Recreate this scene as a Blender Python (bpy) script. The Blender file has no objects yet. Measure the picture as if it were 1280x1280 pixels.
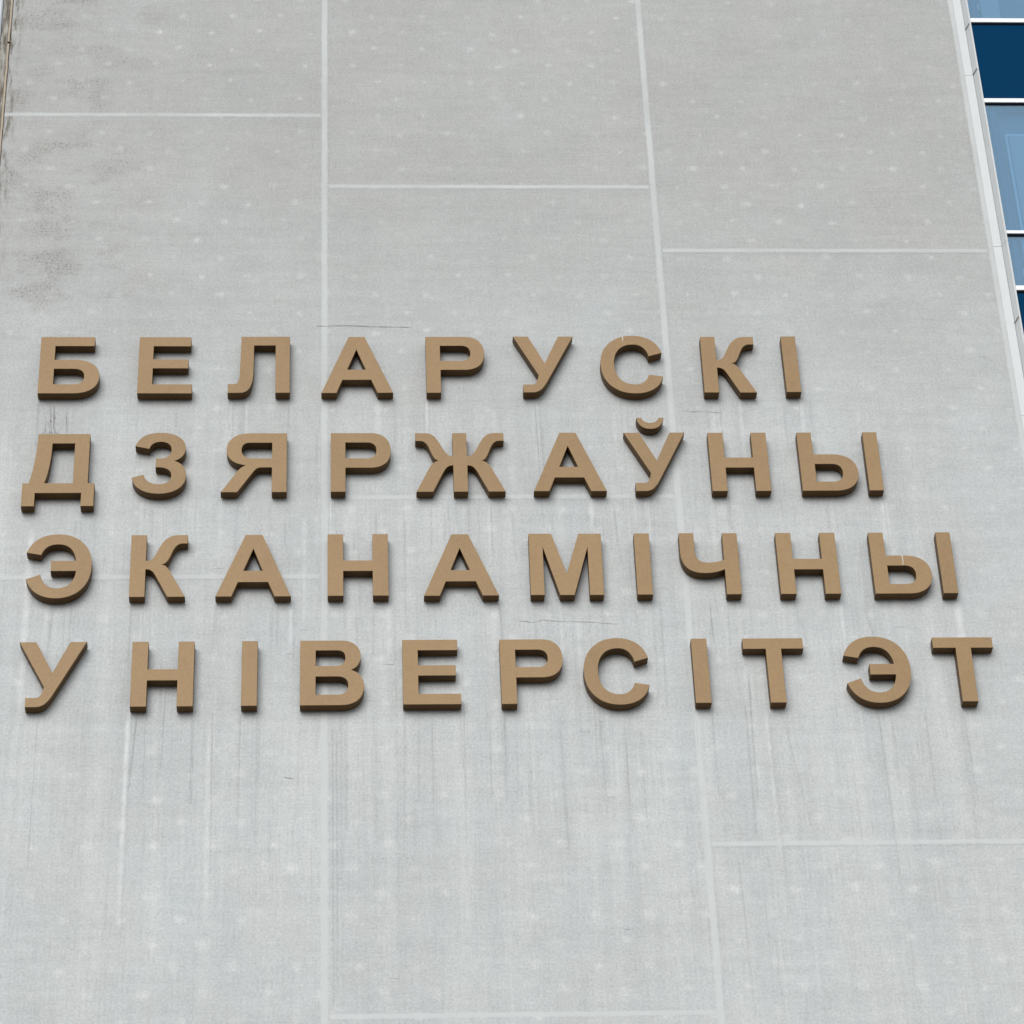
# -*- coding: utf-8 -*-
import bpy, bmesh, math, random
from mathutils import Matrix, Vector
random.seed(7)
SC = bpy.context.scene
COL = SC.collection

# ------------------------------------------------------------------ camera
YAW, PITCH, ROLL = 0.0674176, 0.6329936, -0.0433405
CAM_POS = Vector((0.0, -21.408, 1.65))
cy, sy, cp, sp = math.cos(YAW), math.sin(YAW), math.cos(PITCH), math.sin(PITCH)
fwd = Vector((sy * cp, cy * cp, sp)); rgt = Vector((cy, -sy, 0)); upv = rgt.cross(fwd)
cr, sr = math.cos(ROLL), math.sin(ROLL)
right = cr * rgt + sr * upv
up = -sr * rgt + cr * upv
cam_data = bpy.data.cameras.new('camera')
cam = bpy.data.objects.new('camera', cam_data); COL.objects.link(cam)
m = Matrix((right, up, -fwd)).transposed().to_4x4(); m.translation = CAM_POS
cam.matrix_world = m
cam_data.sensor_width = 36.0
cam_data.lens = 36.0 * 3943.69 / 1280.0
cam_data.clip_start = 0.1
cam_data.clip_end = 3000.0
SC.camera = cam

# ------------------------------------------------------------------ sky, sun, exposure (bright overcast)
SUN_DIR = Vector((-0.22, -0.88, 0.41)).normalized()          # towards the sun
W = bpy.data.worlds.new('World'); SC.world = W; W.use_nodes = True
wn = W.node_tree.nodes; wl = W.node_tree.links
wn.clear()
sky = wn.new('ShaderNodeTexSky'); sky.sky_type = 'NISHITA'; sky.sun_disc = False
sky.sun_elevation = math.asin(SUN_DIR.z)
sky.sun_rotation = math.atan2(SUN_DIR.x, SUN_DIR.y)
sky.air_density = 1.0; sky.dust_density = 3.0; sky.ozone_density = 1.0
hs = wn.new('ShaderNodeHueSaturation'); hs.inputs['Saturation'].default_value = 0.45
bg = wn.new('ShaderNodeBackground'); bg.inputs['Strength'].default_value = 0.112
wo = wn.new('ShaderNodeOutputWorld')
tc = wn.new('ShaderNodeTexCoord')
cl = wn.new('ShaderNodeTexNoise'); cl.inputs['Scale'].default_value = 2.6; cl.inputs['Detail'].default_value = 6; cl.inputs['Roughness'].default_value = 0.55
cm = wn.new('ShaderNodeMapRange'); cm.inputs[1].default_value = 0.25; cm.inputs[2].default_value = 0.75; cm.inputs[3].default_value = 0.55; cm.inputs[4].default_value = 1.0
mixs = wn.new('ShaderNodeMix'); mixs.data_type = 'RGBA'
mixs.inputs[7].default_value = (5.3, 5.5, 5.65, 1)                # thin bright cloud cover
wl.new(tc.outputs['Generated'], cl.inputs['Vector']); wl.new(cl.outputs[0], cm.inputs[0]); wl.new(cm.outputs[0], mixs.inputs[0])
wl.new(sky.outputs[0], hs.inputs['Color']); wl.new(hs.outputs[0], mixs.inputs[6])
wl.new(mixs.outputs[2], bg.inputs['Color']); wl.new(bg.outputs[0], wo.inputs[0])
sun_data = bpy.data.lights.new('sun', 'SUN'); sun_data.energy = 1.6; sun_data.angle = math.radians(44)
sun_data.color = (0.99, 0.99, 0.985)
sun = bpy.data.objects.new('sun', sun_data); COL.objects.link(sun)
sun.rotation_euler = (-SUN_DIR).to_track_quat('-Z', 'Y').to_euler()
sun.location = (-15, -20, 40)
SC.view_settings.view_transform = 'Standard'; SC.view_settings.look = 'None'
SC.view_settings.gamma = 1.0; SC.view_settings.use_curve_mapping = False
SC.view_settings.exposure = 0.47

# ------------------------------------------------------------------ node helpers
class NT:
    def __init__(self, name):
        self.mat = bpy.data.materials.new(name); self.mat.use_nodes = True
        self.n = self.mat.node_tree.nodes; self.l = self.mat.node_tree.links
        self.n.clear()
        self.out = self.n.new('ShaderNodeOutputMaterial')
    def link(self, a, b): self.l.new(a, b)
    def put(self, sock, v):
        if hasattr(v, 'is_output') or isinstance(v, bpy.types.NodeSocket): self.l.new(v, sock)
        elif isinstance(v, (tuple, list)) and len(v) == 3 and sock.type == 'RGBA': sock.default_value = (*v, 1)
        else: sock.default_value = v
    def math(self, op, a, b=0.0, c=0.0, clamp=False):
        x = self.n.new('ShaderNodeMath'); x.operation = op; x.use_clamp = clamp
        self.put(x.inputs[0], a); self.put(x.inputs[1], b); self.put(x.inputs[2], c)
        return x.outputs[0]
    def mul(self, a, b): return self.math('MULTIPLY', a, b)
    def add(self, a, b): return self.math('ADD', a, b)
    def sub(self, a, b): return self.math('SUBTRACT', a, b)
    def smooth(self, v, lo, hi, a=0.0, b=1.0):
        x = self.n.new('ShaderNodeMapRange'); x.interpolation_type = 'SMOOTHSTEP'
        self.put(x.inputs[0], v)
        for i, k in enumerate((lo, hi, a, b)): self.put(x.inputs[i + 1], k)
        return x.outputs[0]
    def xyz(self, x=0.0, y=0.0, z=0.0):
        c = self.n.new('ShaderNodeCombineXYZ')
        for i, k in enumerate((x, y, z)): self.put(c.inputs[i], k)
        return c.outputs[0]
    def noise(self, vec, scale=1.0, detail=2.0, rough=0.5, dist=0.0):
        x = self.n.new('ShaderNodeTexNoise'); x.noise_dimensions = '3D'
        self.put(x.inputs['Vector'], vec); x.inputs['Scale'].default_value = scale
        x.inputs['Detail'].default_value = detail; x.inputs['Roughness'].default_value = rough
        x.inputs['Distortion'].default_value = dist
        return x.outputs[0]
    def mixc(self, f, a, b, mode='MIX'):
        x = self.n.new('ShaderNodeMix'); x.data_type = 'RGBA'; x.blend_type = mode
        self.put(x.inputs[0], f); self.put(x.inputs[6], a); self.put(x.inputs[7], b)
        return x.outputs[2]
    def scale(self, col, f):
        x = self.n.new('ShaderNodeVectorMath'); x.operation = 'SCALE'
        self.put(x.inputs[0], col if not isinstance(col, tuple) else col); self.put(x.inputs[3], f)
        return x.outputs[0]
    def principled(self, col, rough=0.8, spec=0.5, metal=0.0, normal=None):
        b = self.n.new('ShaderNodeBsdfPrincipled')
        self.put(b.inputs['Base Color'], col); self.put(b.inputs['Roughness'], rough)
        b.inputs['Metallic'].default_value = metal
        b.inputs['Specular IOR Level'].default_value = spec
        if normal is not None: self.l.new(normal, b.inputs['Normal'])
        return b.outputs[0]
    def bump(self, h, strength=0.3, dist=0.01):
        x = self.n.new('ShaderNodeBump'); x.inputs['Strength'].default_value = strength
        x.inputs['Distance'].default_value = dist; self.l.new(h, x.inputs['Height'])
        return x.outputs[0]
    def pos(self):
        g = self.n.new('ShaderNodeNewGeometry'); s = self.n.new('ShaderNodeSeparateXYZ')
        self.l.new(g.outputs['Position'], s.inputs[0])
        return s.outputs[0], s.outputs[1], s.outputs[2]
    def rnd(self): return self.n.new('ShaderNodeObjectInfo').outputs['Random']
    def done(self, sh): self.l.new(sh, self.out.inputs[0]); return self.mat

# ------------------------------------------------------------------ materials
def concrete_value(t, x, z):
    """Shared relief of the board-cast concrete: returns a brightness factor and a height."""
    cloud = t.noise(t.xyz(t.mul(x, 0.7), 0, t.mul(z, 0.55)), 1.0, 5, 0.55)
    horiz = t.noise(t.xyz(t.mul(x, 0.9), 3.1, t.mul(z, 9.0)), 1.0, 4, 0.6)
    hfine = t.noise(t.xyz(t.mul(x, 5.0), 7.7, t.mul(z, 60.0)), 1.0, 3, 0.6)
    vfine = t.noise(t.xyz(t.mul(x, 75.0), 1.3, t.mul(z, 5.0)), 1.0, 3, 0.6)
    grain = t.noise(t.xyz(t.mul(x, 48.0), 0, t.mul(z, 52.0)), 1.0, 3, 0.75)
    patch = t.noise(t.xyz(t.mul(x, 2.6), 9.0, t.mul(z, 3.4)), 1.0, 4, 0.6)
    mott = t.noise(t.xyz(t.mul(x, 11.0), 4.0, t.mul(z, 13.0)), 1.0, 4, 0.65)
    f = t.add(1.0, t.mul(t.sub(cloud, 0.5), 0.18))
    band = t.noise(t.xyz(t.mul(x, 0.45), 13.0, t.mul(z, 3.2)), 1.0, 4, 0.6)
    f = t.add(f, t.mul(t.sub(band, 0.5), 0.08))
    f = t.add(f, t.mul(t.sub(mott, 0.5), 0.20))
    f = t.add(f, t.mul(t.sub(horiz, 0.5), 0.17))
    f = t.add(f, t.mul(t.sub(hfine, 0.5), 0.13))
    f = t.add(f, t.mul(t.sub(vfine, 0.5), 0.13))
    f = t.add(f, t.mul(t.sub(grain, 0.5), 0.72))
    f = t.add(f, t.mul(t.sub(patch, 0.5), 0.14))
    h = t.add(t.mul(grain, 0.6), t.add(t.mul(vfine, 0.3), t.mul(hfine, 0.3)))
    return f, h, cloud, patch

def concrete_color(t, x, z):
    f, h, cloud, patch = concrete_value(t, x, z)
    # pale round blooms in staggered rows (the ties of the reinforcement showing through)
    rowz = t.mul(t.sub(z, 0.03), 1 / 0.216)
    rid = t.math('FLOOR', rowz)
    odd = t.math('MODULO', t.add(rid, 1000.0), 2.0)
    wob = t.noise(t.xyz(t.mul(rid, 3.7), t.mul(x, 0.35), 0), 1.0, 2)
    colx = t.add(t.add(t.mul(x, 1 / 0.455), t.mul(odd, 0.5)), t.mul(wob, 0.5))
    cid = t.math('FLOOR', colx)
    wh = t.n.new('ShaderNodeTexWhiteNoise'); wh.noise_dimensions = '2D'
    t.link(t.xyz(t.add(cid, 0.5), t.add(rid, 0.5), 0), wh.inputs['Vector'])
    sepc = t.n.new('ShaderNodeSeparateColor'); t.link(wh.outputs['Color'], sepc.inputs[0])
    dx = t.mul(t.add(t.sub(t.math('FRACT', colx), 0.5), t.mul(t.sub(sepc.outputs[0], 0.5), 0.16)), 0.455)
    dz = t.mul(t.add(t.sub(t.math('FRACT', rowz), 0.5), t.mul(t.sub(sepc.outputs[1], 0.5), 0.18)), 0.216)
    edge = t.noise(t.xyz(t.mul(x, 30.0), 5.0, t.mul(z, 30.0)), 1.0, 3, 0.6)
    d = t.math('SQRT', t.add(t.math('POWER', dx, 2.0), t.math('POWER', t.mul(dz, 1.15), 2.0)))
    d = t.add(d, t.mul(t.sub(edge, 0.5), 0.085))
    rad = t.add(t.smooth(z, 19.0, 14.0, 0.034, 0.054), t.mul(sepc.outputs[0], 0.032))
    spot = t.smooth(t.math('DIVIDE', d, rad), 1.0, 0.0)
    spot = t.mul(spot, t.smooth(sepc.outputs[2], 0.0, 0.9, 0.4, 1.0))
    big = t.noise(t.xyz(t.mul(x, 0.5), 2.0, t.mul(z, 0.5)), 1.0, 2)
    spot = t.mul(spot, t.smooth(big, 0.3, 0.6, 0.35, 1.0))
    # ---- colour
    warm = t.noise(t.xyz(t.mul(x, 1.3), 17.0, t.mul(z, 1.1)), 1.0, 4, 0.6)
    base = t.mixc(t.smooth(warm, 0.3, 0.7), (0.436, 0.460, 0.465), (0.447, 0.459, 0.459))
    # grime that has settled on the upper part of the wall, in clouds
    gr = t.noise(t.xyz(t.mul(x, 1.1), 31.0, t.mul(z, 0.8)), 1.0, 5, 0.62)
    hi = t.smooth(z, 15.0, 22.0)
    grime = t.mul(t.smooth(t.add(gr, t.mul(hi, 0.40)), 0.42, 0.86), t.smooth(z, 16.0, 22.0))
    base = t.mixc(t.mul(grime, 0.62), base, (0.338, 0.336, 0.327))
    # rain-washed vertical runs on and below the lettering
    runn = t.noise(t.xyz(t.mul(x, 9.0), 0.0, t.mul(z, 0.13)), 1.0, 3, 0.6)
    runw = t.noise(t.xyz(t.mul(x, 5.0), 41.0, t.mul(z, 0.25)), 1.0, 3, 0.6)
    zone = t.mul(t.smooth(z, 19.0, 18.0), t.smooth(z, 10.0, 15.0, 0.35, 1.0))
    zone = t.mul(zone, t.smooth(x, 5.7, 4.7))
    base = t.mixc(t.mul(zone, t.smooth(runw, 0.40, 0.70, 0.0, 0.45)), base, (0.54, 0.556, 0.552))
    vlin = t.noise(t.xyz(t.mul(x, 50.0), 3.0, t.mul(z, 0.45)), 1.0, 3, 0.7)
    f = t.add(f, t.mul(t.mul(t.sub(vlin, 0.5), 0.14), zone))
    thin = t.smooth(t.math('ABSOLUTE', t.sub(runn, 0.5)), 0.009, 0.0)
    gate = t.smooth(t.noise(t.xyz(t.mul(x, 2.2), 51.0, t.mul(z, 1.1)), 1.0, 3), 0.42, 0.62)
    base = t.mixc(t.mul(t.mul(zone, gate), t.mul(thin, 0.26)), base, (0.29, 0.275, 0.255))
    fine = t.noise(t.xyz(t.mul(x, 21.0), 27.0, t.mul(z, 0.22)), 1.0, 3, 0.6)
    fl_ = t.smooth(t.math('ABSOLUTE', t.sub(fine, 0.5)), 0.016, 0.0)
    gate2 = t.smooth(t.noise(t.xyz(t.mul(x, 3.1), 57.0, t.mul(z, 0.9)), 1.0, 3), 0.40, 0.60)
    base = t.mixc(t.mul(t.mul(zone, gate2), t.mul(fl_, 0.20)), base, (0.28, 0.265, 0.245))
    # black mould speckle near the upper left corner
    sp1 = t.noise(t.xyz(t.mul(x, 46.0), 61.0, t.mul(z, 56.0)), 1.0, 3, 0.75)
    spz = t.noise(t.xyz(t.mul(x, 2.1), 67.0, t.mul(z, 3.3)), 1.0, 3, 0.6)
    area = t.mul(t.smooth(x, -1.2, -2.5), t.smooth(z, 19.0, 20.0))
    area = t.mul(area, t.smooth(spz, 0.46, 0.66))
    base = t.mixc(t.mul(area, t.smooth(sp1, 0.50, 0.64, 0.0, 0.80)), base, (0.135, 0.115, 0.098))
    base = t.mixc(t.mul(area, 0.25), base, (0.27, 0.25, 0.235))
    # black weathering down the left edge, and the sooty drips round the first letter
    def soft_box(x0, x1, z0, z1, e):
        a = t.mul(t.smooth(x, x0 - e, x0 + e), t.smooth(x, x1 + e, x1 - e))
        return t.mul(a, t.mul(t.smooth(z, z0 - e, z0 + e), t.smooth(z, z1 + e, z1 - e)))
    en = t.noise(t.xyz(t.mul(x, 20.0), 71.0, t.mul(z, 3.6)), 1.0, 5, 0.7)
    edge_ = t.mul(t.smooth(x, -2.93, -3.075), t.smooth(z, 18.5, 22.5, 0.12, 1.0))
    base = t.mixc(t.mul(edge_, t.smooth(en, 0.44, 0.64)), base, (0.125, 0.11, 0.09))
    sn = t.noise(t.xyz(t.mul(x, 60.0), 81.0, t.mul(z, 9.0)), 1.0, 4, 0.75)
    sp3 = t.noise(t.xyz(t.mul(x, 60.0), 91.0, t.mul(z, 60.0)), 1.0, 3, 0.75)
    soot = t.mul(soft_box(-2.535, -2.40, 18.22, 18.46, 0.05), t.smooth(sn, 0.52, 0.62))
    soot = t.math('MAXIMUM', soot, t.mul(soft_box(-2.62, -2.30, 19.23, 19.36, 0.07), t.mul(t.smooth(sp3, 0.52, 0.64), 0.6)))
    soot = t.math('MAXIMUM', soot, t.mul(soft_box(-2.55, -2.40, 18.20, 18.27, 0.03), t.smooth(sp3, 0.48, 0.60)))
    base = t.mixc(t.mul(soot, 0.8), base, (0.11, 0.10, 0.095))
    base = t.mixc(t.mul(spot, t.smooth(z, 19.0, 14.0, 0.42, 0.58)), base, (0.59, 0.605, 0.60))
    return t.scale(base, f), h

def mat_concrete():
    t = NT('concrete')
    x, y, z = t.pos()
    colr, h = concrete_color(t, x, z)
    return t.done(t.principled(colr, 0.9, 0.25, normal=t.bump(h, 0.25, 0.004)))

def joint_color(t, x, z):
    n = t.noise(t.xyz(t.mul(x, 9.0), 0, t.mul(z, 9.0)), 1.0, 5, 0.6)
    g = t.noise(t.xyz(t.mul(x, 55.0), 2, t.mul(z, 55.0)), 1.0, 3, 0.6)
    f = t.add(t.add(0.93, t.mul(n, 0.12)), t.mul(t.sub(g, 0.5), 0.12))
    hi = t.smooth(z, 16.5, 23.0)
    gr = t.noise(t.xyz(t.mul(x, 1.1), 31.0, t.mul(z, 0.8)), 1.0, 5, 0.62)
    base = t.mixc(t.mul(t.smooth(gr, 0.35, 0.7), t.mul(hi, 0.7)), (0.510, 0.531, 0.532), (0.405, 0.420, 0.420))
    return t.scale(base, f)
def joint_fade(t, a, x, z):
    rag = t.noise(t.xyz(t.mul(x, 24.0), 5, t.mul(z, 24.0)), 1.0, 4, 0.65)
    wash = t.noise(t.xyz(t.mul(x, 1.7), 8, t.mul(z, 1.7)), 1.0, 3, 0.6)
    return t.mul(t.smooth(t.add(a, t.mul(t.sub(rag, 0.5), 0.9)), 0.22, 0.95), t.smooth(wash, 0.25, 0.6, 0.72, 0.98))
def mat_joint():
    t = NT('pale_joint_mortar')
    x, y, z = t.pos()
    a = t.n.new('ShaderNodeAttribute'); a.attribute_name = 'stain'
    fac = joint_fade(t, a.outputs['Fac'], x, z)
    cc, h = concrete_color(t, x, z)                           # the filler smears out into the concrete
    return t.done(t.principled(t.mixc(fac, cc, joint_color(t, x, z)), 0.9, 0.25, normal=t.bump(h, 0.25, 0.004)))

def mat_simple(name, col, rough=0.6, var=0.08, scale=12.0, spec=0.5, metal=0.0, bump=0.0, perobj=0.0, fine=0.0):
    t = NT(name)
    x, y, z = t.pos()
    n = t.noise(t.xyz(x, y, z), scale, 4, 0.6)
    f = t.add(1.0 - var / 2, t.mul(n, var))
    if fine:
        g = t.noise(t.xyz(x, y, z), 130.0, 3, 0.7)
        f = t.add(f, t.mul(t.sub(g, 0.5), fine))
    if perobj: f = t.add(f, t.mul(t.sub(t.rnd(), 0.5), perobj))
    nrm = t.bump(n, bump, 0.01) if bump else None
    return t.done(t.principled(t.scale(col, f), rough, spec, metal, nrm))

def mat_face():
    t = NT('bronze_painted_face')
    x, y, z = t.pos()
    n = t.noise(t.xyz(t.mul(x, 3.0), y, t.mul(z, 1.6)), 1.0, 3, 0.5)
    g = t.noise(t.xyz(x, y, z), 95.0, 3, 0.7)
    dust = t.noise(t.xyz(t.mul(x, 30.0), y, t.mul(z, 6.0)), 1.0, 4, 0.6)
    pat = t.noise(t.xyz(t.mul(x, 14.0), y, t.mul(z, 11.0)), 1.0, 4, 0.65)
    f = t.add(0.89, t.mul(n, 0.16))
    f = t.add(f, t.mul(t.sub(pat, 0.5), 0.16))
    f = t.add(f, t.mul(t.sub(g, 0.5), 0.62))
    f = t.add(f, t.mul(t.sub(t.rnd(), 0.5), 0.10))
    c = t.mixc(t.smooth(dust, 0.55, 0.8, 0.0, 0.25), (0.292, 0.191, 0.095), (0.31, 0.23, 0.145))
    return t.done(t.principled(t.scale(c, f), 0.50, 0.22, 0.0, t.bump(g, 0.20, 0.002)))

def mat_streak(name, col):
    t = NT(name)
    a = t.n.new('ShaderNodeAttribute'); a.attribute_name = 'stain'
    x, y, z = t.pos()
    n = t.noise(t.xyz(t.mul(x, 3.0), 0, t.mul(z, 6.0)), 1.0, 4, 0.7)
    fac = t.mul(a.outputs['Fac'], t.smooth(n, 0.22, 0.60))
    cc, h = concrete_color(t, x, z)                           # the stain soaks into concrete and joint filler alike
    def line(v, c, w): return t.math('DIVIDE', t.sub(w * 2.1, t.math('ABSOLUTE', t.sub(v, c))), w * 1.3, clamp=True)
    jm = t.math('MAXIMUM', line(x, -0.134, 0.0194), line(x, 2.866, 0.0194))
    colA = t.math('LESS_THAN', x, -0.134); colC = t.math('GREATER_THAN', x, 2.866); colB = t.sub(1.0, t.add(colA, colC))
    for c, zz_ in ((colA, 16.74), (colB, 17.555), (colB, 12.683), (colC, 14.152), (colA, 21.963)):
        jm = t.math('MAXIMUM', jm, t.mul(c, line(z, zz_, 0.0148)))
    cc = t.mixc(joint_fade(t, jm, x, z), cc, joint_color(t, x, z))
    return t.done(t.principled(t.mixc(fac, cc, col), 0.9, 0.25, normal=t.bump(h, 0.25, 0.004)))

def mat_glass():
    t = NT('blue_tinted_glass')
    tr = t.n.new('ShaderNodeBsdfTransparent'); tr.inputs[0].default_value = (0.66, 0.80, 0.90, 1)
    gl = t.n.new('ShaderNodeBsdfGlossy'); gl.inputs['Roughness'].default_value = 0.02
    gl.inputs[0].default_value = (0.49, 0.72, 0.92, 1)
    lw = t.n.new('ShaderNodeLayerWeight'); lw.inputs[0].default_value = 0.5
    mx = t.n.new('ShaderNodeMixShader')
    t.link(t.math('MAXIMUM', t.math('POWER', lw.outputs['Facing'], 4.0), 0.34), mx.inputs[0]); t.link(tr.outputs[0], mx.inputs[1]); t.link(gl.outputs[0], mx.inputs[2])
    return t.done(mx.outputs[0])

M_CON = mat_concrete()
M_JOINT = mat_joint()
M_FACE = mat_face()
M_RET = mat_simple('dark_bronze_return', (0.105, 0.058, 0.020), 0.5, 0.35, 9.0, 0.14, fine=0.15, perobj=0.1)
M_STUD = mat_simple('galvanised_stud', (0.35, 0.35, 0.34), 0.45, 0.1, metal=0.6)
M_TRIM = mat_simple('off_white_sheet_metal', (0.545, 0.568, 0.575), 0.5, 0.10, 5.0, 0.4, fine=0.06)
M_TRIMS = mat_simple('weathered_white_sheet_metal', (0.52, 0.54, 0.55), 0.5, 0.16, 5.0, 0.4, fine=0.08)
M_RAIL = mat_simple('white_window_aluminium', (0.80, 0.82, 0.83), 0.4, 0.05, 8.0, 0.5)
M_BLACKSTRIP = mat_simple('near_black_strip', (0.004, 0.006, 0.010), 0.9, 0.1, spec=0.02)
M_SPAN = mat_simple('deep_blue_spandrel_glass', (0.0003, 0.0325, 0.088), 0.35, 0.22, 2.5, 0.02)
M_GLASS = mat_glass()
M_BLIND = mat_simple('grey_roller_blind', (0.30, 0.32, 0.34), 0.85, 0.12, 1.2)
M_SASH = mat_simple('white_inner_sash', (0.88, 0.90, 0.90), 0.5, 0.05)
M_DARKSASH = mat_simple('grey_inner_sash', (0.10, 0.14, 0.20), 0.5, 0.05)
M_CURT = mat_simple('pale_curtain', (0.60, 0.58, 0.56), 0.9, 0.15, 3.0)
M_ROOM = mat_simple('room_wall_paint', (0.55, 0.55, 0.53), 0.9, 0.1)
M_BEAD = mat_simple('tan_sealant', (0.40, 0.335, 0.26), 0.7, 0.35, 7.0, 0.3, bump=0.5)
M_GUARD = mat_simple('grey_blue_corner_metal', (0.25, 0.28, 0.31), 0.5, 0.2, 6.0)
M_COPE = mat_simple('zinc_coping', (0.42, 0.44, 0.45), 0.45, 0.1, 4.0, metal=0.3)
M_MASS = mat_simple('plain_grey_render', (0.42, 0.42, 0.41), 0.9, 0.15, 1.5)
M_CRACK = mat_simple('hairline_crack_shade', (0.30, 0.29, 0.28), 0.95, 0.3, 20.0, 0.1)
M_DRIP = mat_streak('dark_rain_run', (0.135, 0.122, 0.105))
M_PALE = mat_streak('lime_bloom', (0.66, 0.68, 0.68))
M_CHIP = mat_simple('white_paint_chip', (0.50, 0.45, 0.37), 0.7, 0.1)
M_SEAM = mat_simple('grey_brown_seam', (0.34, 0.30, 0.26), 0.7, 0.2)
def mat_corner():
    t = NT('stained_corner_concrete')
    x, y, z = t.pos()
    f, h, cloud, patch = concrete_value(t, x, z)
    n = t.noise(t.xyz(t.mul(x, 18.0), 3, t.mul(z, 3.2)), 1.0, 5, 0.65)
    c = t.mixc(t.smooth(n, 0.36, 0.62), (0.36, 0.35, 0.32), (0.12, 0.105, 0.085))
    return t.done(t.principled(t.scale(c, f), 0.92, 0.2, normal=t.bump(h, 0.3, 0.004)))
M_CORNER = mat_corner()
def mat_ground():
    t = NT('paving')
    x, y, z = t.pos()
    n = t.noise(t.xyz(x, y, 0), 0.4, 6, 0.6)
    g = t.noise(t.xyz(x, y, 0), 9.0, 5, 0.7)
    f = t.add(t.add(0.75, t.mul(n, 0.4)), t.mul(t.sub(g, 0.5), 0.3))
    return t.done(t.principled(t.scale((0.16, 0.155, 0.15), f), 0.9, 0.3, normal=t.bump(g, 0.4, 0.02)))
M_GROUND = mat_ground()

# ------------------------------------------------------------------ object helpers
def tag(o, label=None, cat=None, group=None, kind=None):
    if label: o['label'] = label
    if cat: o['category'] = cat
    if group: o['group'] = group
    if kind: o['kind'] = kind
    return o
def empty(name, loc):
    o = bpy.data.objects.new(name, None); COL.objects.link(o); o.location = loc
    o.empty_display_size = 0.2
    return o
def mesh_obj(name, me, parent=None, loc=(0, 0, 0)):
    o = bpy.data.objects.new(name, me); COL.objects.link(o); o.location = loc
    if parent: o.parent = parent
    return o
def build(name, verts, faces, mat, parent=None, loc=(0, 0, 0)):
    me = bpy.data.meshes.new(name); me.from_pydata(verts, [], faces); me.update()
    me.materials.append(mat)
    return mesh_obj(name, me, parent, loc)
BOXF = [(0, 1, 2, 3), (7, 6, 5, 4), (0, 4, 5, 1), (1, 5, 6, 2), (2, 6, 7, 3), (3, 7, 4, 0)]
def boxv(x0, x1, y0, y1, z0, z1):
    return [(x0, y0, z0), (x1, y0, z0), (x1, y0, z1), (x0, y0, z1), (x0, y1, z0), (x1, y1, z0), (x1, y1, z1), (x0, y1, z1)]
def box(name, x0, x1, y0, y1, z0, z1, mat, parent=None, loc=(0, 0, 0)):
    return build(name, boxv(x0, x1, y0, y1, z0, z1), BOXF, mat, parent, loc)
def chamfer_slab(name, x0, x1, y0, y1, z0, z1, c, mat, parent=None):
    """A slab whose front edges (y0 side, facing the street) are chamfered by c."""
    def ring(d, y): return [(x0 + d, y, z0 + d), (x1 - d, y, z0 + d), (x1 - d, y, z1 - d), (x0 + d, y, z1 - d)]
    v = ring(c, y0) + ring(0, y0 + c) + ring(0, y1)
    f = [(0, 1, 2, 3), (11, 10, 9, 8)]
    for k in range(2):
        for i in range(4):
            a, b = k * 4 + i, k * 4 + (i + 1) % 4
            f.append((b, a, a + 4, b + 4))
    return build(name, v, f, mat, parent)

# ------------------------------------------------------------------ ground
g = box('ground', -900, 900, -900, 900, -0.4, 0.0, M_GROUND); tag(g, kind='structure')

# ------------------------------------------------------------------ the concrete gable wall
XL, XA, XB, XR = -3.090, -0.134, 2.866, 5.913
TOP = 30.0
wall = empty('concrete_wall', (1.4, 0, 0))
tag(wall, 'tall grey concrete wall divided by pale joints, carrying four rows of brown letters', 'wall')
wall.location = (0, 0, 0)
box('wall_core', -3.17, 5.90, 0.062, 0.34, 0.0, TOP - 0.02, M_MASS, wall)
box('building_mass', -3.165, 10.4, 0.90, 13.0, 0.0, TOP - 0.03, M_MASS, wall)
HW = 0.0225
def bulge(name, x0, x1, z0, z1, horizontal):
    yo = 0.0 if horizontal else -0.0004
    """Joint filler: a shallow rounded bead a few millimetres back from the slab faces."""
    n = max(2, int((x1 - x0 if horizontal else z1 - z0) / 0.12))
    v = []; prof = [(-2.1, -0.0004, 0.0), (-0.8, -0.0005, 0.95), (0.0, -0.0006, 1.0), (0.8, -0.0005, 0.95), (2.1, -0.0004, 0.0)]
    for i in range(n + 1):
        s = i / n; w = (random.random() - 0.5) * 0.0035
        for u, y, al in prof:
            if horizontal: v.append((x0 + (x1 - x0) * s, y + yo, (z0 + z1) / 2 + w + u * (z1 - z0) / 2 * 1.02))
            else: v.append(((x0 + x1) / 2 + w + u * (x1 - x0) / 2 * 1.02, y + yo, z0 + (z1 - z0) * s))
    k = len(prof); f = []; y_ = [p[2] for p in prof] * (n + 1)
    for i in range(n):
        for j in range(k - 1):
            a = i * k + j
            q = (a, a + k, a + k + 1, a + 1) if horizontal else (a, a + 1, a + k + 1, a + k)
            f.append(q if not horizontal else (q[0], q[1], q[2], q[3]))
    o = build(name, v, f, M_JOINT, wall)
    for p in o.data.polygons: p.use_smooth = True
    at = o.data.attributes.new('stain', 'FLOAT', 'POINT')
    for i, a in enumerate(y_): at.data[i].value = a
    return o
HWV = 0.019
columns = [
    (XL, XA, [0.0, 6.2, 11.35, 16.74, 21.963, 26.6, TOP]),
    (XA, XB, [0.0, 7.3, 12.683, 17.555, 21.080, 26.2, TOP]),
    (XB, XR, [0.0, 8.2, 14.152, 20.313, 25.4, TOP]),
]
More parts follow.
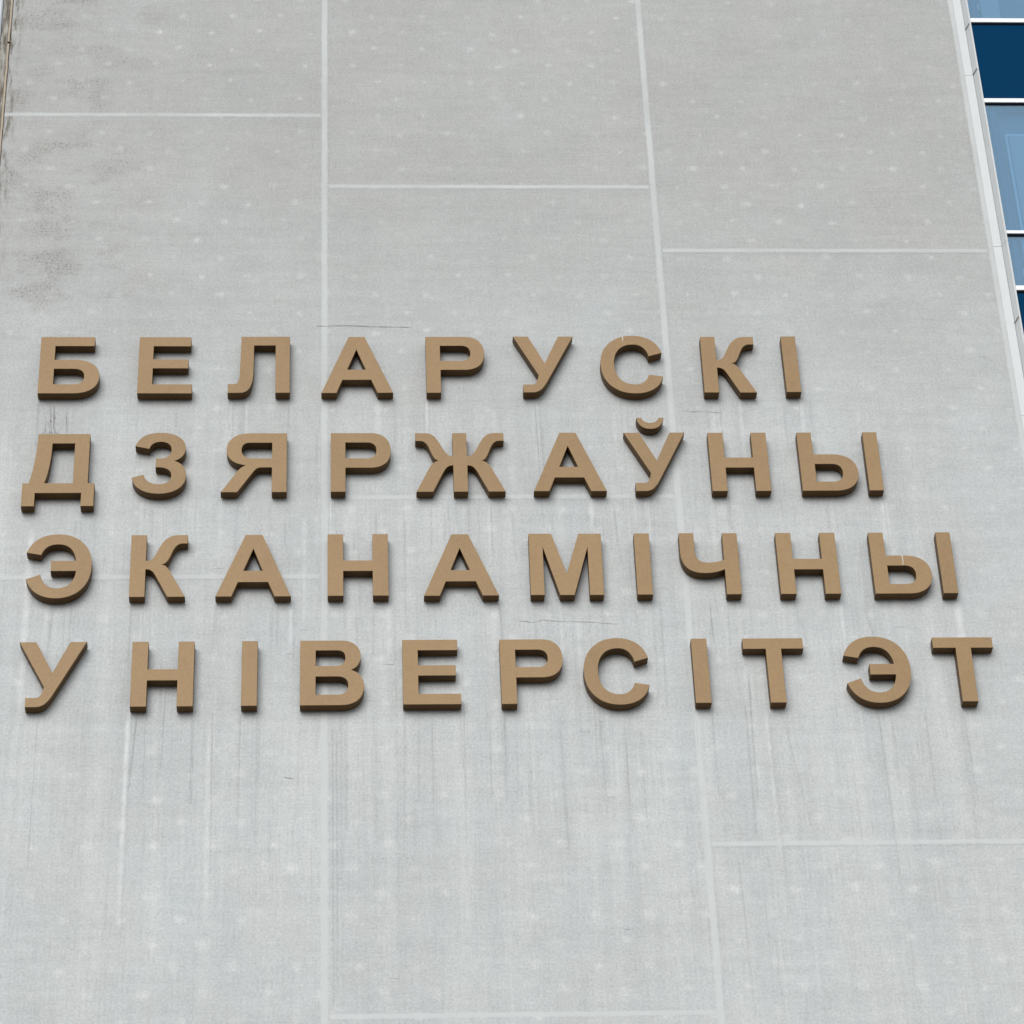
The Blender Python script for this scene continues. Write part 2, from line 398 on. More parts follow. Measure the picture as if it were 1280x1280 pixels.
for ci, (x0, x1, zs) in enumerate(columns):
    a = x0 + (0.004 if ci > 0 else 0.012)
    b = x1 - (0.004 if ci < 2 else 0.0)
    for i in range(len(zs) - 1):
        z0 = zs[i] + (0.004 if i > 0 else 0.0); z1 = zs[i + 1] - (0.004 if i < len(zs) - 2 else 0.0)
        dy = random.uniform(0.0, 0.0008)
        chamfer_slab('concrete_panel', a, b, dy, 0.06, z0, z1, 0.002, M_CON, wall)
    for z in zs[1:-1]:
        bulge('joint_strip', a + (0.018 if ci else 0.0), b - (0.018 if ci < 2 else 0.0), z - 0.0145, z + 0.0145, True)
bulge('joint_strip', XA - HWV, XA + HWV, 0.0, TOP - 0.02, False)
bulge('joint_strip', XB - HWV, XB + HWV, 0.0, TOP - 0.02, False)
bulge('joint_strip', XR - 0.034, XR + 0.004, 0.0, TOP - 0.02, False)
# left corner: stained corner strip, sealant bead, thin metal guard
chamfer_slab('corner_strip', -3.172, -3.104, -0.004, 0.06, 0.0, TOP, 0.006, M_CORNER, wall)
zz = 0.0
while zz < TOP - 0.3:
    hgt = random.choice([1.15, 0.72, 2.1, 1.6]); z1 = min(zz + hgt, TOP)
    seg = []; fc = []; n = 14
    for i in range(n + 1):
        s = i / n; z = zz + 0.012 + (z1 - zz - 0.024) * s; w = random.uniform(-0.002, 0.002)
        for k in range(7):
            an = math.pi * k / 6
            seg.append((-3.0945 + w - math.cos(an) * 0.0105, 0.004 - math.sin(an) * 0.009, z))
    for i in range(n):
        for k in range(6):
            q = i * 7 + k; fc.append((q, q + 1, q + 8, q + 7))
    o = build('sealant_bead', seg, fc, M_BEAD, wall)
    zz = z1
box('corner_guard', -3.190, -3.1755, -0.006, 0.30, 0.0, TOP, M_GUARD, wall)
box('coping', -3.24, 6.0, -0.06, 0.42, TOP, TOP + 0.05, M_COPE, wall)

# hairline cracks, as narrow sunk-looking ribbons lying on the face
def ribbon(pts, w, y):
    v = []; f = []
    w *= 0.85; P = []
    for i in range(len(pts) - 1):
        (xa, za), (xb, zb) = pts[i], pts[i + 1]; n = 6
        for k in range(n + (1 if i == len(pts) - 2 else 0)):
            s = k / n; P.append((xa + (xb - xa) * s, za + (zb - za) * s + random.uniform(-0.004, 0.004)))
    for i, (x, z) in enumerate(P):
        e = w * (0.3 + 0.7 * random.random()) * (0.25 if i in (0, len(P) - 1) else 1)
        v += [(x, y, z - e), (x, y, z + e)]
    for i in range(len(P) - 1): f.append((2 * i, 2 * i + 2, 2 * i + 3, 2 * i + 1))
    return v, f
for pts, w in [([(-0.208, 19.425), (0.037, 19.434), (0.318, 19.418), (0.635, 19.415)], 0.0042),
               ([(1.459, 16.282), (1.571, 16.265), (1.671, 16.288), (1.736, 16.28), (2.066, 16.262), (2.296, 16.244)], 0.0028),
               ([(2.955, 18.471), (3.149, 18.461), (3.315, 18.452)], 0.0028),
               ([(-0.453, 14.791), (-0.371, 14.783)], 0.0030), ([(5.605, 19.084), (5.71, 19.066)], 0.0020)]:
    v, f = ribbon(pts, w, -0.0044)
    build('hairline_crack', v, f, M_CRACK, wall)

# rain runs, lime blooms and mould: thin films of dirt lying on the concrete
def streaks(name, rows, mat, y, step):
    v = []; f = []; al = []
    for ri, (x0, z0, x1, z1, w, a) in enumerate(rows):
        yy = y - ri * step
        n = max(4, int((z0 - z1) / 0.05)); b = len(v); dx = 0.0
        for i in range(n + 1):
            s = i / n; dx += random.uniform(-1, 1) * 0.0009
            e = w * random.uniform(0.75, 1.2)
            x = x0 + (x1 - x0) * s + dx; z = z0 + (z1 - z0) * s
            aa = a * min(1.0, s * 10 + 0.05) * (1 - s) ** 0.5 * random.uniform(0.6, 1.0)
            v += [(x - e, yy, z), (x, yy - 2e-6, z), (x + e, yy, z)]; al += [0.0, aa, 0.0]
        for i in range(n):
            q = b + 3 * i
            f += [(q, q + 3, q + 4, q + 1), (q + 1, q + 4, q + 5, q + 2)]
    f = [tuple(reversed(p)) for p in f]
    o = build(name, v, f, mat, wall)
    at = o.data.attributes.new('stain', 'FLOAT', 'POINT')
    for i, a in enumerate(al): at.data[i].value = a
    o['kind'] = 'stuff'
    return o
RUNS = [(-2.484, 18.578, -2.459, 18.214, 3.5), (-2.457, 18.578, -2.425, 18.213, 3.5), (-2.517, 18.43, -2.506, 18.214, 3.5), (-2.342, 18.473, -2.33, 18.213, 3.5), (-1.407, 18.471, -1.402, 18.315, 1), (-0.916, 18.602, -0.923, 18.209, 1), (-1.629, 15.455, -1.678, 14.707, 1.2), (-1.034, 15.427, -1.021, 13.942, .6), (-1.411, 15.644, -1.433, 14.889, .5), (1.682, 18.597, 1.702, 17.225, 1.3), (1.717, 18.597, 1.743, 17.392, 1), (2.551, 18.595, 2.56, 18.384, 1), (3.291, 18.594, 3.298, 17.218, 1), (3.301, 17.259, 3.346, 16.886, .8), (-0.466, 17.318, -0.47, 17.053, .8), (1.266, 17.478, 1.269, 16.734, 1), (1.307, 16.467, 1.325, 15.998, 1.7), (1.311, 15.393, 1.302, 14.568, 1.2), (2.31, 17.473, 2.332, 16.891, .9), (2.574, 16.467, 2.569, 15.536, .9), (2.641, 16.467, 2.629, 15.459, .8), (3.05, 16.424, 3.059, 16.08, 1.4), (3.318, 15.764, 3.297, 14.549, 1.4), (3.267, 15.454, 3.261, 14.256, 1.1), (4.345, 15.33, 4.371, 13.597, 1.1), (3.56, 15.375, 3.705, 14.324, .7), (4.728, 15.365, 4.737, 14.534, .8), (3.101, 14.069, 3.124, 12.647, .7), (-0.073, 15.237, -0.07, 12.79, .8), (-0.041, 15.237, -0.039, 12.891, .8), (4.082, 18.592, 4.074, 18.196, .6), (4.134, 17.508, 4.115, 16.882, .8), (0.621, 15.376, 0.607, 14.575, .7), (0.73, 15.375, 0.719, 14.5, .7), (1.076, 17.478, 1.09, 16.735, .8), (0.907, 17.479, 0.909, 16.981, .7), (0.299, 17.398, 0.29, 16.417, .7), (0.535, 17.397, 0.53, 16.177, .7), (2.276, 15.309, 2.281, 14.266, .8), (1.762, 15.366, 1.77, 14.126, .6), (4.335, 16.392, 4.402, 16.071, .7), (3.794, 16.315, 3.832, 15.996, .7), (-0.81, 15.395, -0.814, 14.515, .8), (-1.193, 15.398, -1.198, 14.592, .6), (0.872, 17.395, 0.86, 16.574, .7), (1.445, 17.393, 1.455, 16.896, .7), (0.126, 16.418, 0.13, 16.1, .6), (-0.206, 18.251, -0.205, 17.4, .5), (-2.207, 17.325, -2.22, 17.177, .9), (-2.358, 16.513, -2.364, 16.117, .8), (1.502, 15.315, 1.506, 14.274, .6), (2.083, 15.31, 2.103, 14.487, .6), (2.859, 15.304, 2.862, 15.076, .7), (5.046, 15.339, 5.057, 14.531, .8), (4.11, 17.551, 4.119, 17.214, .6)]
rows = [(a, b, c, d, random.uniform(0.0042, 0.0060), min(0.95, 0.46 * k)) for a, b, c, d, k in RUNS]
DRIP_ROWS = rows                                            # letters add their own runs below
PALE_ROWS = [(-1.70, 15.50, -1.71, 13.40, 0.030, 1.0), (-2.57, 17.26, -2.565, 15.3, 0.040, 1.0), (-2.60, 15.3, -2.61, 13.4, 0.05, 0.35),
             (-1.06, 15.4, -1.05, 13.4, 0.03, 0.4), (1.33, 18.5, 1.33, 17.6, 0.04, 0.35), (3.22, 18.5, 3.24, 17.3, 0.035, 0.4),
             (3.43, 15.4, 3.44, 13.9, 0.02, 0.5), (0.40, 15.3, 0.40, 13.0, 0.05, 0.3), (2.20, 15.3, 2.20, 13.4, 0.05, 0.3), (4.6, 17.4, 4.6, 16.2, 0.05, 0.25),
             (-0.30, 17.4, -0.30, 16.2, 0.03, 0.4), (1.95, 16.4, 1.95, 15.2, 0.04, 0.4)]

# ------------------------------------------------------------------ glazed bay on the right of the wall
bay = empty('glazed_facade', (6.0, 0, 0)); bay.location = (0, 0, 0)
tag(bay, 'pale blue windows and deep blue panels in white frames right of the concrete wall', 'window wall')
YG = -0.08
FX = 6.026                                                     # left edge of the glazing
FR = 10.35
# folded white flashing between wall and glazing, in sheets
joints = [0.0]
z = 22.50
zs = []
k = z
while k > 0.5: zs.append(k); k -= 1.945 if k < 22.4 else 2.145
k = z + 2.0
while k < TOP: zs.append(k); k += 1.97
zs = sorted(zs)
edges = [0.0] + zs + [TOP]
for i in range(len(edges) - 1):
    z0, z1 = edges[i] + 0.002, edges[i + 1] - 0.002
    if z1 - z0 < 0.05: continue
    xa, xb, xc = 5.917, 5.994, FX
    # front leaf with a turned-in lip, then a splayed leaf out to the glazing
    pts = [(xa, 0.02), (xa, -0.008), (xb, -0.012), (xb, 0.02)]
    v = [(p[0], p[1], z0) for p in pts] + [(p[0], p[1], z1) for p in pts]
    f = [(0, 1, 5, 4), (1, 2, 6, 5), (2, 3, 7, 6)]
    f = f + [(3, 2, 1, 0), (4, 5, 6, 7)]
    fl = build('edge_flashing', v, f, M_TRIM, bay)
    pts = [(xb + 0.003, 0.03), (xb + 0.003, -0.006), (xc - 0.001, YG - 0.004), (xc + 0.014, YG - 0.004), (xc + 0.014, 0.03)]
    v = [(p[0], p[1], z0) for p in pts] + [(p[0], p[1], z1) for p in pts]
    f = [(0, 1, 6, 5), (1, 2, 7, 6), (2, 3, 8, 7), (3, 4, 9, 8), (4, 3, 2, 1, 0), (5, 6, 7, 8, 9)]
    build('side_flashing', v, f, M_TRIMS, fl)
for (zc, dz) in ((23.10, 0.015), (22.505, 0.015), (19.45, 0.02), (17.3, 0.015)):
    xb, xc = 5.996, FX
    v = []; f = []
    for s in (0.0, 1.0):
        px, py, pz = xb + (xc - xb) * s - 0.004, -0.010 + (YG + 0.006) * s, zc + dz * s
        v += [(px, py, pz - 0.007), (px - 0.004, py - 0.005, pz), (px, py, pz + 0.007), (px + 0.008, py + 0.004, pz)]
    f = [(0, 1, 5, 4), (1, 2, 6, 5), (2, 3, 7, 6), (3, 0, 4, 7), (3, 2, 1, 0), (4, 5, 6, 7)]
    build('flashing_seam', v, f, M_SEAM, bay)
# storeys: window, small lower window, spandrel
def rail(zc0, zc1):
    r = chamfer_slab('rail', FX + 0.015, FR, YG + 0.006, YG + 0.06, zc0, zc1, 0.003, M_RAIL, bay)
    build('under_rail_strip', boxv(FX + 0.015, FR, YG + 0.017, YG + 0.05, zc0 - 0.026, zc0 - 0.001), BOXF, M_BLACKSTRIP, r)  # near-black strip running along the bottom of each white rail
MULL = [FX + 0.015, 7.50, 8.95, FR]
base_top = 21.548 + 1.65
PITCH_Z = 3.358
LV = [0.0, 0.054, 1.055, 1.107, 2.702, 2.740, 3.358]           # offsets down from the top of the first rail
def strip(kind, z0, z1):
    for i in range(3):
        x0 = MULL[i] + (0.025 if i else 0.0); x1 = MULL[i + 1] - (0.025 if i < 2 else 0.0)
        if kind == 'spandrel':
            box('spandrel_panel', x0, x1, YG + 0.022, YG + 0.05, z0, z1, M_SPAN, bay)
        else:
            fv = []; ff = []
            for (p, q, r, u) in ((x0, x0 + 0.014, z0, z1), (x1 - 0.014, x1, z0, z1), (x0 + 0.014, x1 - 0.014, z0, z0 + 0.012), (x0 + 0.014, x1 - 0.014, z1 - 0.012, z1)):
                k = len(fv); fv += boxv(p, q, YG + 0.034, YG + 0.052, r, u); ff += [tuple(k + e for e in g_) for g_ in BOXF]
            w = build('window', fv, ff, M_DARKSASH, bay)
            build('blind', boxv(x0 + 0.001, x1 - 0.001, YG + 0.145, YG + 0.155, z0, z1), BOXF, M_BLIND, w)
            build('pane', boxv(x0, x1, YG + 0.022, YG + 0.030, z0, z1), BOXF, M_GLASS, w)
            # inner sash frame seen through the tinted glass
            a = x0 + 0.155; b = min(a + 0.62, x1 - 0.05); ya, yb = YG + 0.055, YG + 0.085
            if z1 - z0 > 1.0:
                zt = z1 - 0.36
                for (p, q, r, s, mm) in ((a, a + 0.022, z0 + 0.01, zt, M_SASH), (a + 0.022, x1 - 0.04, zt - 0.03, zt, M_SASH), (a + 0.035, a + 0.20, z0 + 0.01, zt - 0.035, M_CURT),
                                         (x0 + 0.05, x0 + 0.11, z0, z1, M_DARKSASH), (b, b + 0.03, z0 + 0.01, zt - 0.04, M_SASH)):
                    build('sash', boxv(p, q, ya, yb, r, s), BOXF, mm, w)
            else:
                for (p, q, mm) in ((a - 0.02, a + 0.16, M_CURT), (x0 + 0.05, x0 + 0.10, M_DARKSASH), (b, b + 0.05, M_SASH)):
                    build('sash', boxv(p, q, ya, yb, z0 + 0.005, z1 - 0.005), BOXF, mm, w)
                build('handle', boxv(x0 + 0.115, x0 + 0.135, YG + 0.10, YG + 0.13, z0 + 0.20, z0 + 0.28), BOXF, M_SASH, w)
for fl in range(-2, 7):
    t0 = base_top - fl * PITCH_Z
    def zz_(i): return t0 - LV[i]
    if zz_(6) < 0.2 or zz_(0) > TOP: continue
    rail(zz_(1), zz_(0)); rail(zz_(3), zz_(2)); rail(zz_(5), zz_(4))
    strip('spandrel', zz_(2), zz_(1) - 0.0)
    strip('window', zz_(4), zz_(3))
    strip('window', zz_(6), zz_(5))
for i in (1, 2):
    chamfer_slab('mullion', MULL[i] - 0.024, MULL[i] + 0.024, YG - 0.010, YG + 0.07, 0.3, TOP - 0.05, 0.004, M_RAIL, bay)
box('window_base', FX + 0.016, FR, YG + 0.01, 0.4, 0.0, 0.5, M_MASS, bay)
box('side_wall', FR + 0.002, FR + 0.05, YG - 0.01, 0.88, 0.0, TOP, M_TRIM, bay)
box('facade_coping', 6.004, FR + 0.1, YG - 0.06, 0.42, TOP + 0.001, TOP + 0.05, M_COPE, bay)
box('inner_wall', 5.92, FR, 0.40, 0.44, 0.5, TOP - 0.05, M_ROOM, bay)

# ------------------------------------------------------------------ the letters
CAP = 625
GLYPH = {
'Б': ['M 0,625 L 464,625 L 464,523 L 127,523 L 127,371 L 300,371 C 440,371 519,300 519,186 C 519,70 440,0 300,0 L 0,0', 'M 127,270 L 295,270 C 360,270 389,240 389,186 C 389,130 360,101 295,101 L 127,101'],
'Е': ['M 0,625 L 447,625 L 447,522 L 125,522 L 125,377 L 430,377 L 430,276 L 125,276 L 125,101 L 467,101 L 467,0 L 0,0'],
'Д': ['M 108,625 L 545,625 L 545,103 L 601,103 L 601,-137 L 494,-137 L 494,0 L 109,0 L 109,-137 L 0,-137 L 0,103 L 50,103 C 78,200 104,380 108,625', 'M 232,523 L 421,523 L 421,103 L 181,103 C 208,180 230,330 232,523'],
'З': ['M 18,490 C 45,590 120,636 230,636 C 362,636 445,566 445,472 C 445,408 412,357 352,335 C 418,314 455,256 455,178 C 455,62 360,-11 230,-11 C 103,-11 10,55 0,158 L 97,190 C 112,125 160,90 228,90 C 295,90 330,126 330,180 C 330,240 285,270 195,266 L 195,362 L 235,362 C 290,362 325,400 325,455 C 325,508 285,538 232,538 C 180,538 150,510 137,462'],
'Я': ['M 553,625 L 553,0 L 428,0 L 428,260 L 340,260 C 305,260 292,245 266,206 L 138,0 L 0,0 L 133,215 C 160,255 180,273 207,284 C 100,296 43,362 43,450 C 43,560 115,625 240,625', 'M 428,523 L 235,523 C 190,523 170,490 170,447 C 170,388 205,357 262,357 L 428,357'],
'Л': ['M 110,625 L 533,625 L 533,0 L 409,0 L 409,525 L 222,525 L 220,250 C 218,90 190,0 105,0 L 0,0 L 0,97 L 50,97 C 88,97 96,125 100,200 C 106,330 110,480 110,625'],
'А': ['M 240,625 L 379,625 L 619,0 L 486,0 L 431,144 L 183,144 L 131,0 L 0,0', 'M 306,482 L 385,258 L 226,258'],
'Р': ['M 0,625 L 345,625 C 450,625 509,550 509,438 C 509,320 448,254 335,254 L 125,254 L 125,0 L 0,0', 'M 125,523 L 310,523 C 360,523 388,492 388,440 C 388,385 358,355 305,355 L 125,355'],
'Ж': ['M 317,625 L 437,625 L 437,376 C 485,376 505,425 530,478 C 575,580 605,625 675,625 L 754,625 L 754,540 L 712,540 C 672,540 650,500 630,440 C 607,370 590,335 560,330 C 600,318 620,292 640,255 L 754,0 L 612,0 L 520,210 C 492,265 475,278 437,278 L 437,0 L 317,0 L 317,278 C 279,278 262,265 234,210 L 142,0 L 0,0 L 114,255 C 134,292 154,318 194,330 C 164,335 147,370 124,440 C 104,500 82,540 42,540 L 0,540 L 0,625 L 79,625 C 149,625 179,580 224,478 C 249,425 269,376 317,376'],
'У': ['M 0,625 L 136,625 L 278,325 L 409,625 L 543,625 L 317,168 C 275,82 240,0 160,0 L 75,0 L 75,88 L 150,88 C 190,88 202,115 218,190'],
'С': ['M 531,440 C 503,567 407,636 285,636 C 118,636 0,512 0,313 C 0,112 115,-11 282,-11 C 415,-11 503,60 528,178 L 407,198 C 391,128 345,90 285,90 C 185,90 116,165 116,313 C 116,460 185,535 288,535 C 350,535 400,495 418,402'],
'К': ['M 0,625 L 127,625 L 127,363 C 172,363 188,385 208,432 C 250,545 290,625 392,625 L 466,625 L 466,538 L 430,538 C 380,538 360,500 340,446 C 314,372 296,332 257,325 C 294,318 310,290 331,250 L 457,0 L 312,0 L 213,206 C 188,258 170,277 127,277 L 127,0 L 0,0'],
'Н': ['M 0,625 L 129,625 L 129,357 L 372,357 L 372,625 L 501,625 L 501,0 L 372,0 L 372,249 L 129,249 L 129,0 L 0,0'],
'І': ['M 0,625 L 127,625 L 127,0 L 0,0'],
'Т': ['M 0,625 L 495,625 L 495,522 L 312,522 L 312,0 L 185,0 L 185,522 L 0,522'],
'Э': ['M 1,448 C 38,572 130,636 255,636 C 425,636 541,510 541,312 C 541,110 425,-11 262,-11 C 132,-11 45,60 8,182 L 125,228 C 142,140 190,90 262,90 C 350,90 405,150 414,262 L 206,262 L 206,366 L 410,366 C 395,475 345,532 258,532 C 190,532 145,500 122,424'],
'Ы': ['M 0,625 L 124,625 L 124,388 L 285,388 C 415,388 493,315 493,195 C 493,75 415,0 288,0 L 0,0', 'M 127,284 L 270,284 C 330,284 360,250 360,194 C 360,130 330,97 265,97 L 127,97', 'M 570,625 L 692,625 L 692,0 L 570,0'],
'Ч': ['M 0,625 L 123,625 L 123,450 C 123,362 155,323 228,323 C 280,323 322,334 364,352 L 364,625 L 488,625 L 488,0 L 364,0 L 364,254 C 308,226 255,215 198,215 C 60,215 0,290 0,440'],
'М': ['M 0,625 L 190,625 L 305,218 L 417,625 L 606,625 L 606,0 L 489,0 L 489,487 L 362,0 L 243,0 L 115,487 L 115,0 L 0,0'],
'В': ['M 0,625 L 335,625 C 430,625 490,565 490,472 C 490,410 462,362 412,338 C 475,318 516,262 516,185 C 516,65 445,0 325,0 L 0,0', 'M 126,528 L 300,528 C 345,528 366,500 366,460 C 366,405 335,378 290,378 L 126,378', 'M 126,275 L 300,275 C 360,275 388,245 388,192 C 388,130 355,102 300,102 L 126,102'],
}
BREVE = ['M 123,787 L 168,787 C 180,750 205,732 245,732 C 285,732 310,750 322,787 L 368,787 C 355,705 310,665 245,665 C 178,665 133,705 123,787']
Y_FRONT, Y_BACK = -0.100, -0.010                              # front of the face, back of the return

def parse(path):
    toks = path.split(); i = 0; nodes = []
    p = lambda s: tuple(float(q) / 1000 for q in s.split(','))
    while i < len(toks):
        if toks[i] in 'ML':
            nodes.append(['L', None, None, p(toks[i + 1])]); i += 2
        else:
            nodes.append(['C', p(toks[i + 1]), p(toks[i + 2]), p(toks[i + 3])]); i += 4
    first, last = nodes[0][3], nodes[-1][3]
    if (Vector(first) - Vector(last)).length < 0.004:           # closing curve: fold its handles into node 0
        nodes[0] = ['C' if nodes[-1][0] == 'C' else 'L', nodes[-1][1], nodes[-1][2], first]; nodes.pop()
    return nodes
def flatten(path, n=14):
    nd = parse(path); pts = []
    for i, (c, h1, h2, e) in enumerate(nd):
        s = nd[i - 1][3]
        if c == 'L': pts.append(e)
        else:
            for k in range(1, n + 1):
                u = k / n
                pts.append(tuple((1 - u) ** 3 * s[j] + 3 * (1 - u) ** 2 * u * h1[j] + 3 * (1 - u) * u * u * h2[j] + u ** 3 * e[j] for j in (0, 1)))
    return pts
def inside(x, z, loops):
    r = False
    for L in loops:
        for i in range(len(L)):
            (x1, z1), (x2, z2) = L[i - 1], L[i]
            if (z1 > z) != (z2 > z) and x < (x2 - x1) * (z - z1) / (z2 - z1) + x1: r = not r
    return r
def clearance(x, z, loops):
    d = 9.0
    for L in loops:
        for i in range(len(L)):
            a, b = Vector(L[i - 1]), Vector(L[i]); p = Vector((x, z)); ab = b - a
            u = 0 if ab.length_squared < 1e-12 else max(0, min(1, (p - a).dot(ab) / ab.length_squared))
            d = min(d, (a + ab * u - p).length)
    return d

def letter_meshes(key, paths):
    """Extrude the outline into a letter; return (face mesh, return mesh)."""
    cu = bpy.data.curves.new('outline', 'CURVE'); cu.dimensions = '2D'; cu.fill_mode = 'BOTH'
    for path in paths:
        pts = flatten(path)
        spn = cu.splines.new('POLY'); spn.points.add(len(pts) - 1)
        for q, (x, z) in zip(spn.points, pts): q.co = (x, z, 0, 1)
        spn.use_cyclic_u = True
    depth = Y_BACK - Y_FRONT
    bev = 0.0028
    cu.extrude = depth / 2 - bev; cu.bevel_depth = bev; cu.bevel_resolution = 1; cu.offset = -bev
    o = bpy.data.objects.new('outline', cu); COL.objects.link(o)
    dg = bpy.context.evaluated_depsgraph_get()
    me = bpy.data.meshes.new_from_object(o.evaluated_get(dg))
    bpy.data.objects.remove(o)
    mid = (Y_FRONT + Y_BACK) / 2
    out = []
    for which in ('face', 'side'):
        bm = bmesh.new(); bm.from_mesh(me)
        bmesh.ops.remove_doubles(bm, verts=bm.verts, dist=1e-5)
        bm.normal_update()
        lim = depth / 2 - bev - 1e-4
        kill = []
        for f in bm.faces:
            front = min(v.co.z for v in f.verts) > lim
            if (which == 'face') != front: kill.append(f)
        bmesh.ops.delete(bm, geom=kill, context='FACES')
        bm.transform(Matrix(((1, 0, 0, 0), (0, 0, -1, mid), (0, 1, 0, 0), (0, 0, 0, 1))))
        m2 = bpy.data.meshes.new(which); bm.to_mesh(m2); bm.free()
        for p in m2.polygons: p.use_smooth = which == 'side'
        if which == 'side': m2.set_sharp_from_angle(angle=math.radians(32))
        m2.materials.append(M_FACE if which == 'face' else M_RET)
        out.append(m2)
    return out

def stud_mesh():
    v = []; f = []; n = 8
    for y in (0.0, Y_BACK + 0.0005):
        for k in range(n):
            a = 2 * math.pi * k / n; v.append((0.012 * math.cos(a), y, 0.012 * math.sin(a)))
    for k in range(n): f.append((k, (k + 1) % n, n + (k + 1) % n, n + k))
    f.append(tuple(range(n - 1, -1, -1))); f.append(tuple(range(n, 2 * n)))
    me = bpy.data.meshes.new('mounting_stud'); me.from_pydata(v, [], f); me.materials.append(M_STUD)
    return me
STUD = stud_mesh()

PIECES = {}                                                   # glyph -> list of (part name, mesh)
SPOTS = {}
for ch, paths in GLYPH.items():
    loops = [flatten(p) for p in paths]
    if ch == 'Ы':
        f1, s1 = letter_meshes(ch, paths[:2]); f2, s2 = letter_meshes(ch, paths[2:])
        PIECES[ch] = [('face', f1), ('side_return', s1), ('face', f2), ('side_return', s2)]
    else:
        f1, s1 = letter_meshes(ch, paths)
        PIECES[ch] = [('face', f1), ('side_return', s1)]
    xs = [p[0] for L in loops for p in L]; zs2 = [p[1] for L in loops for p in L]
    cand = []
    for i in range(40):
        for j in range(40):
            x = min(xs) + (max(xs) - min(xs)) * (i + .5) / 40; z = min(zs2) + (max(zs2) - min(zs2)) * (j + .5) / 40
            if inside(x, z, loops) and clearance(x, z, loops) > 0.038: cand.append((x, z))
    pick = []
    for key in ((lambda p: p[0] + p[1]), (lambda p: p[1] - p[0]), (lambda p: p[0] - p[1]), (lambda p: -p[0] - p[1])):
        b = max(cand, key=key)
        if all(math.hypot(b[0] - q[0], b[1] - q[1]) > 0.12 for q in pick): pick.append(b)
    SPOTS[ch] = pick
bf, bs = letter_meshes('breve', BREVE)
PIECES['Ў'] = PIECES['У'] + [('breve_face', bf), ('breve_return', bs)]
SPOTS['Ў'] = SPOTS['У'] + [(0.245, 0.70)]

ROWZ = {1: 18.600, 2: 17.535, 3: 16.470, 4: 15.405}
ROWN = {1: 'top', 2: 'second', 3: 'third', 4: 'bottom'}
WORD = {1: 'БЕЛАРУСКІ', 2: 'ДЗЯРЖАЎНЫ', 3: 'ЭКАНАМІЧНЫ', 4: 'УНІВЕРСІТЭТ'}
LEFT = {1: [-2.588, -1.739, -0.965, -0.161, 0.747, 1.511, 2.268, 3.156, 3.873],
        2: [-2.662, -1.752, -1.004, -0.081, 0.640, 1.632, 2.426, 3.148, 3.918],
        3: [-2.587, -1.731, -1.027, -0.107, 0.684, 1.565, 2.449, 2.826, 3.640, 4.428],
        4: [-2.593, -1.685, -0.800, -0.330, 0.498, 1.291, 1.965, 2.858, 3.281, 4.097, 4.844]}
SX = {('У', 1): 0.968, ('Ў', 2): 0.965, ('С', 1): 1.02}
LABEL = {
 (1, 0): 'brown letter like a b with a flat top bar, first in the top row',
 (1, 1): 'brown letter E in the top row, second from the left',
 (1, 2): 'brown letter like a table with a curled left foot, in the top row',
 (1, 3): 'brown letter A in the top row, touching the pale vertical joint',
 (1, 4): 'brown letter P in the top row, fifth from the left',
 (1, 5): 'brown letter like a y in the top row, just left of the round C',
 (1, 6): 'brown letter C in the top row, with a white scratch on its top',
 (1, 7): 'brown letter K in the top row, second from the right end',
 (1, 8): 'brown upright bar letter I closing the top row at its right end',
 (2, 0): 'brown house-shaped letter on two short feet, first in the second row',
 (2, 1): 'brown letter like a figure 3 in the second row',
 (2, 2): 'brown letter like a mirrored R in the second row',
 (2, 3): 'brown letter P in the second row, right of the mirrored R',
 (2, 4): 'brown six-armed letter like a beetle, middle of the second row',
 (2, 5): 'brown letter A in the second row, right of the six-armed letter',
 (2, 6): 'brown letter like a y with a separate cup-shaped mark above it',
 (2, 7): 'brown letter H in the second row, right of the y with the cup mark',
 (2, 8): 'brown two-piece letter of a b and a bar, ending the second row',
 (3, 0): 'brown letter like a mirrored round E, first in the third row',
 (3, 1): 'brown letter K in the third row, second from the left',
 (3, 2): 'brown letter A in the third row, left of the pale vertical joint',
 (3, 3): 'brown letter H in the third row, standing between two letters A',
 (3, 4): 'brown letter A in the third row, just left of the M',
 (3, 5): 'brown letter M, the only M on the wall, in the third row',
 (3, 6): 'brown upright bar letter I in the third row, just right of the M',
 (3, 7): 'brown letter like an open figure 4 in the third row',
 (3, 8): 'brown letter H in the third row, right of the open figure 4',
 (3, 9): 'brown two-piece letter of b and bar with a white scratch, ending the third row',
 (4, 0): 'brown letter like a y, first in the bottom row',
 (4, 1): 'brown letter H in the bottom row, second from the left',
 (4, 2): 'brown upright bar letter I in the bottom row, between H and B',
 (4, 3): 'brown letter B with two bowls, in the bottom row',
 (4, 4): 'brown letter E in the bottom row, right of the B',
 (4, 5): 'brown letter P in the bottom row, just left of the C',
 (4, 6): 'brown letter C in the bottom row, without any scratch',
 (4, 7): 'brown upright bar letter I in the bottom row, between C and T',
 (4, 8): 'brown letter T in the bottom row, left of the mirrored round E',
 (4, 9): 'brown letter like a mirrored round E in the bottom row, between two T',
 (4, 10): 'brown letter T closing the bottom row at the far right',
}
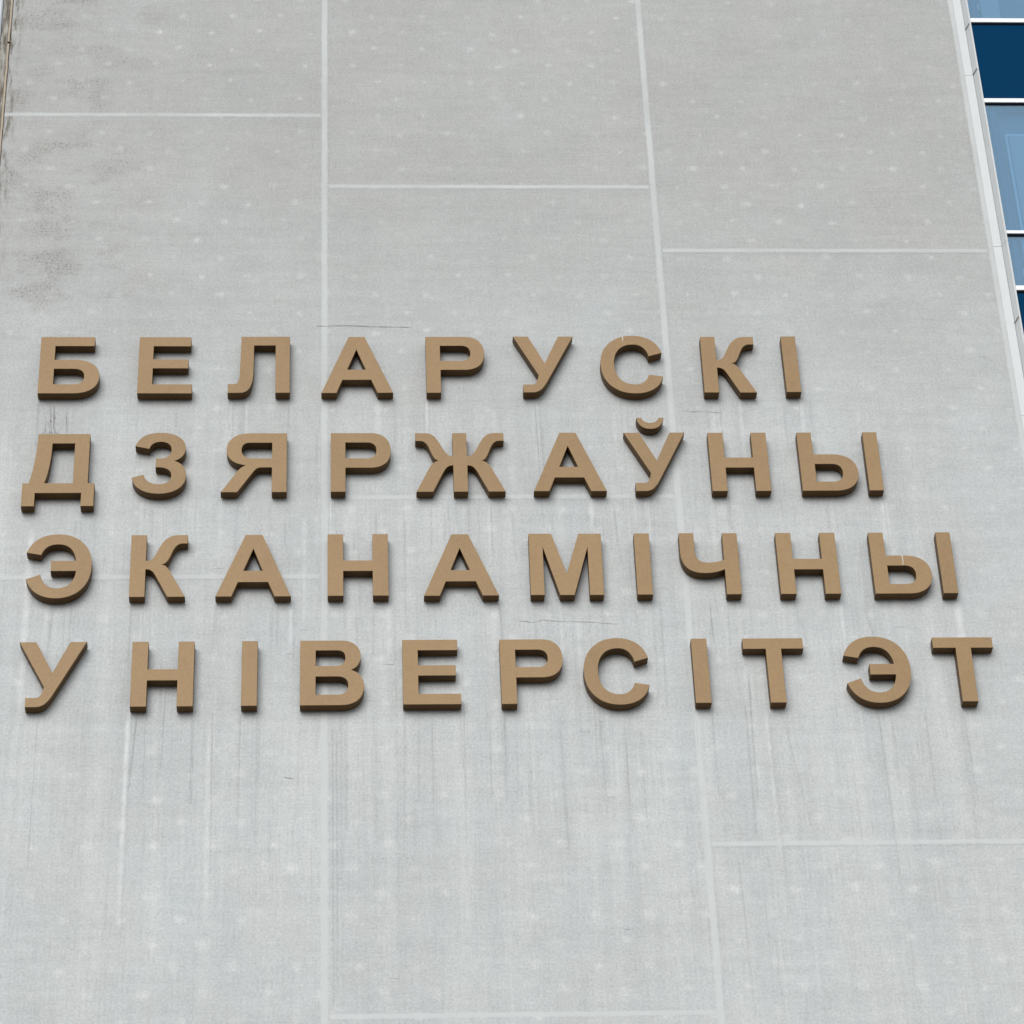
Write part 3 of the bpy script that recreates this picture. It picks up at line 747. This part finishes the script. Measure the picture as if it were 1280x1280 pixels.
for r in (1, 2, 3, 4):
    for i, ch in enumerate(WORD[r]):
        L = empty('sign_letter', (LEFT[r][i], 0.0, ROWZ[r] + random.uniform(-0.003, 0.003)))
        L.rotation_euler = (0, math.radians(random.uniform(-0.25, 0.25)), 0)
        tag(L, LABEL[(r, i)], 'letter', 'brown letters fixed to the concrete wall')
        sx = SX.get((ch, r), 1.0); L.scale = (sx, 1, 1)
        for nm, me in PIECES[ch]: mesh_obj(nm, me, L)
        for (x, z) in SPOTS[ch]:
            s = mesh_obj('mounting_stud', STUD, L); s.location = (x, 0, z)
        if (r, i) in ((1, 6), (3, 9)):                         # white scratches in the paint
            px, z0, z1 = (0.205, 0.565, 0.628) if r == 1 else (0.262, 0.285, 0.392)
            v = [(px - 0.004, Y_FRONT - 0.0012, z0), (px + 0.003, Y_FRONT - 0.0012, z0 + 0.01), (px + 0.006, Y_FRONT - 0.0012, (z0 + z1) / 2), (px + 0.004, Y_FRONT - 0.0012, z1), (px - 0.005, Y_FRONT - 0.0012, z1 - 0.006), (px - 0.002, Y_FRONT - 0.0012, (z0 + z1) / 2)]
            v += [(a, b + 0.0013, c) for a, b, c in v]
            f = [(0, 1, 2, 5), (5, 2, 3, 4)] + [(k, (k + 1) % 6, 6 + (k + 1) % 6, 6 + k) for k in range(6)]
            build('paint_chip', v, f, M_CHIP, L)
        # rain runs that start under this letter's low points
        loops = [flatten(p) for p in (GLYPH['У'] if ch == 'Ў' else GLYPH[ch])]
        low = [p for L2 in loops for p in L2 if p[1] < 0.03]
        for k in range(random.randint(2, 4)):
            p = random.choice(low); x = LEFT[r][i] + p[0] * sx + random.uniform(-0.02, 0.02); z = ROWZ[r] + p[1] - 0.01
            ln = random.uniform(0.25, 0.55) if r < 4 else random.uniform(0.4, 1.6)
            DRIP_ROWS.append((x, z, x + random.uniform(-0.012, 0.012), z - ln, random.uniform(0.0035, 0.0055), random.uniform(0.05, 0.16)))
        if random.random() < 0.6:
            p = random.choice(low); x = LEFT[r][i] + p[0] * sx
            PALE_ROWS.append((x, ROWZ[r] + p[1], x, ROWZ[r] - random.uniform(0.4, 1.0), random.uniform(0.02, 0.045), random.uniform(0.3, 0.75)))
streaks('lime_runs', PALE_ROWS, M_PALE, -0.0011, 2e-5)
streaks('rain_runs', list(reversed(DRIP_ROWS)), M_DRIP, -0.0024, 8e-6)
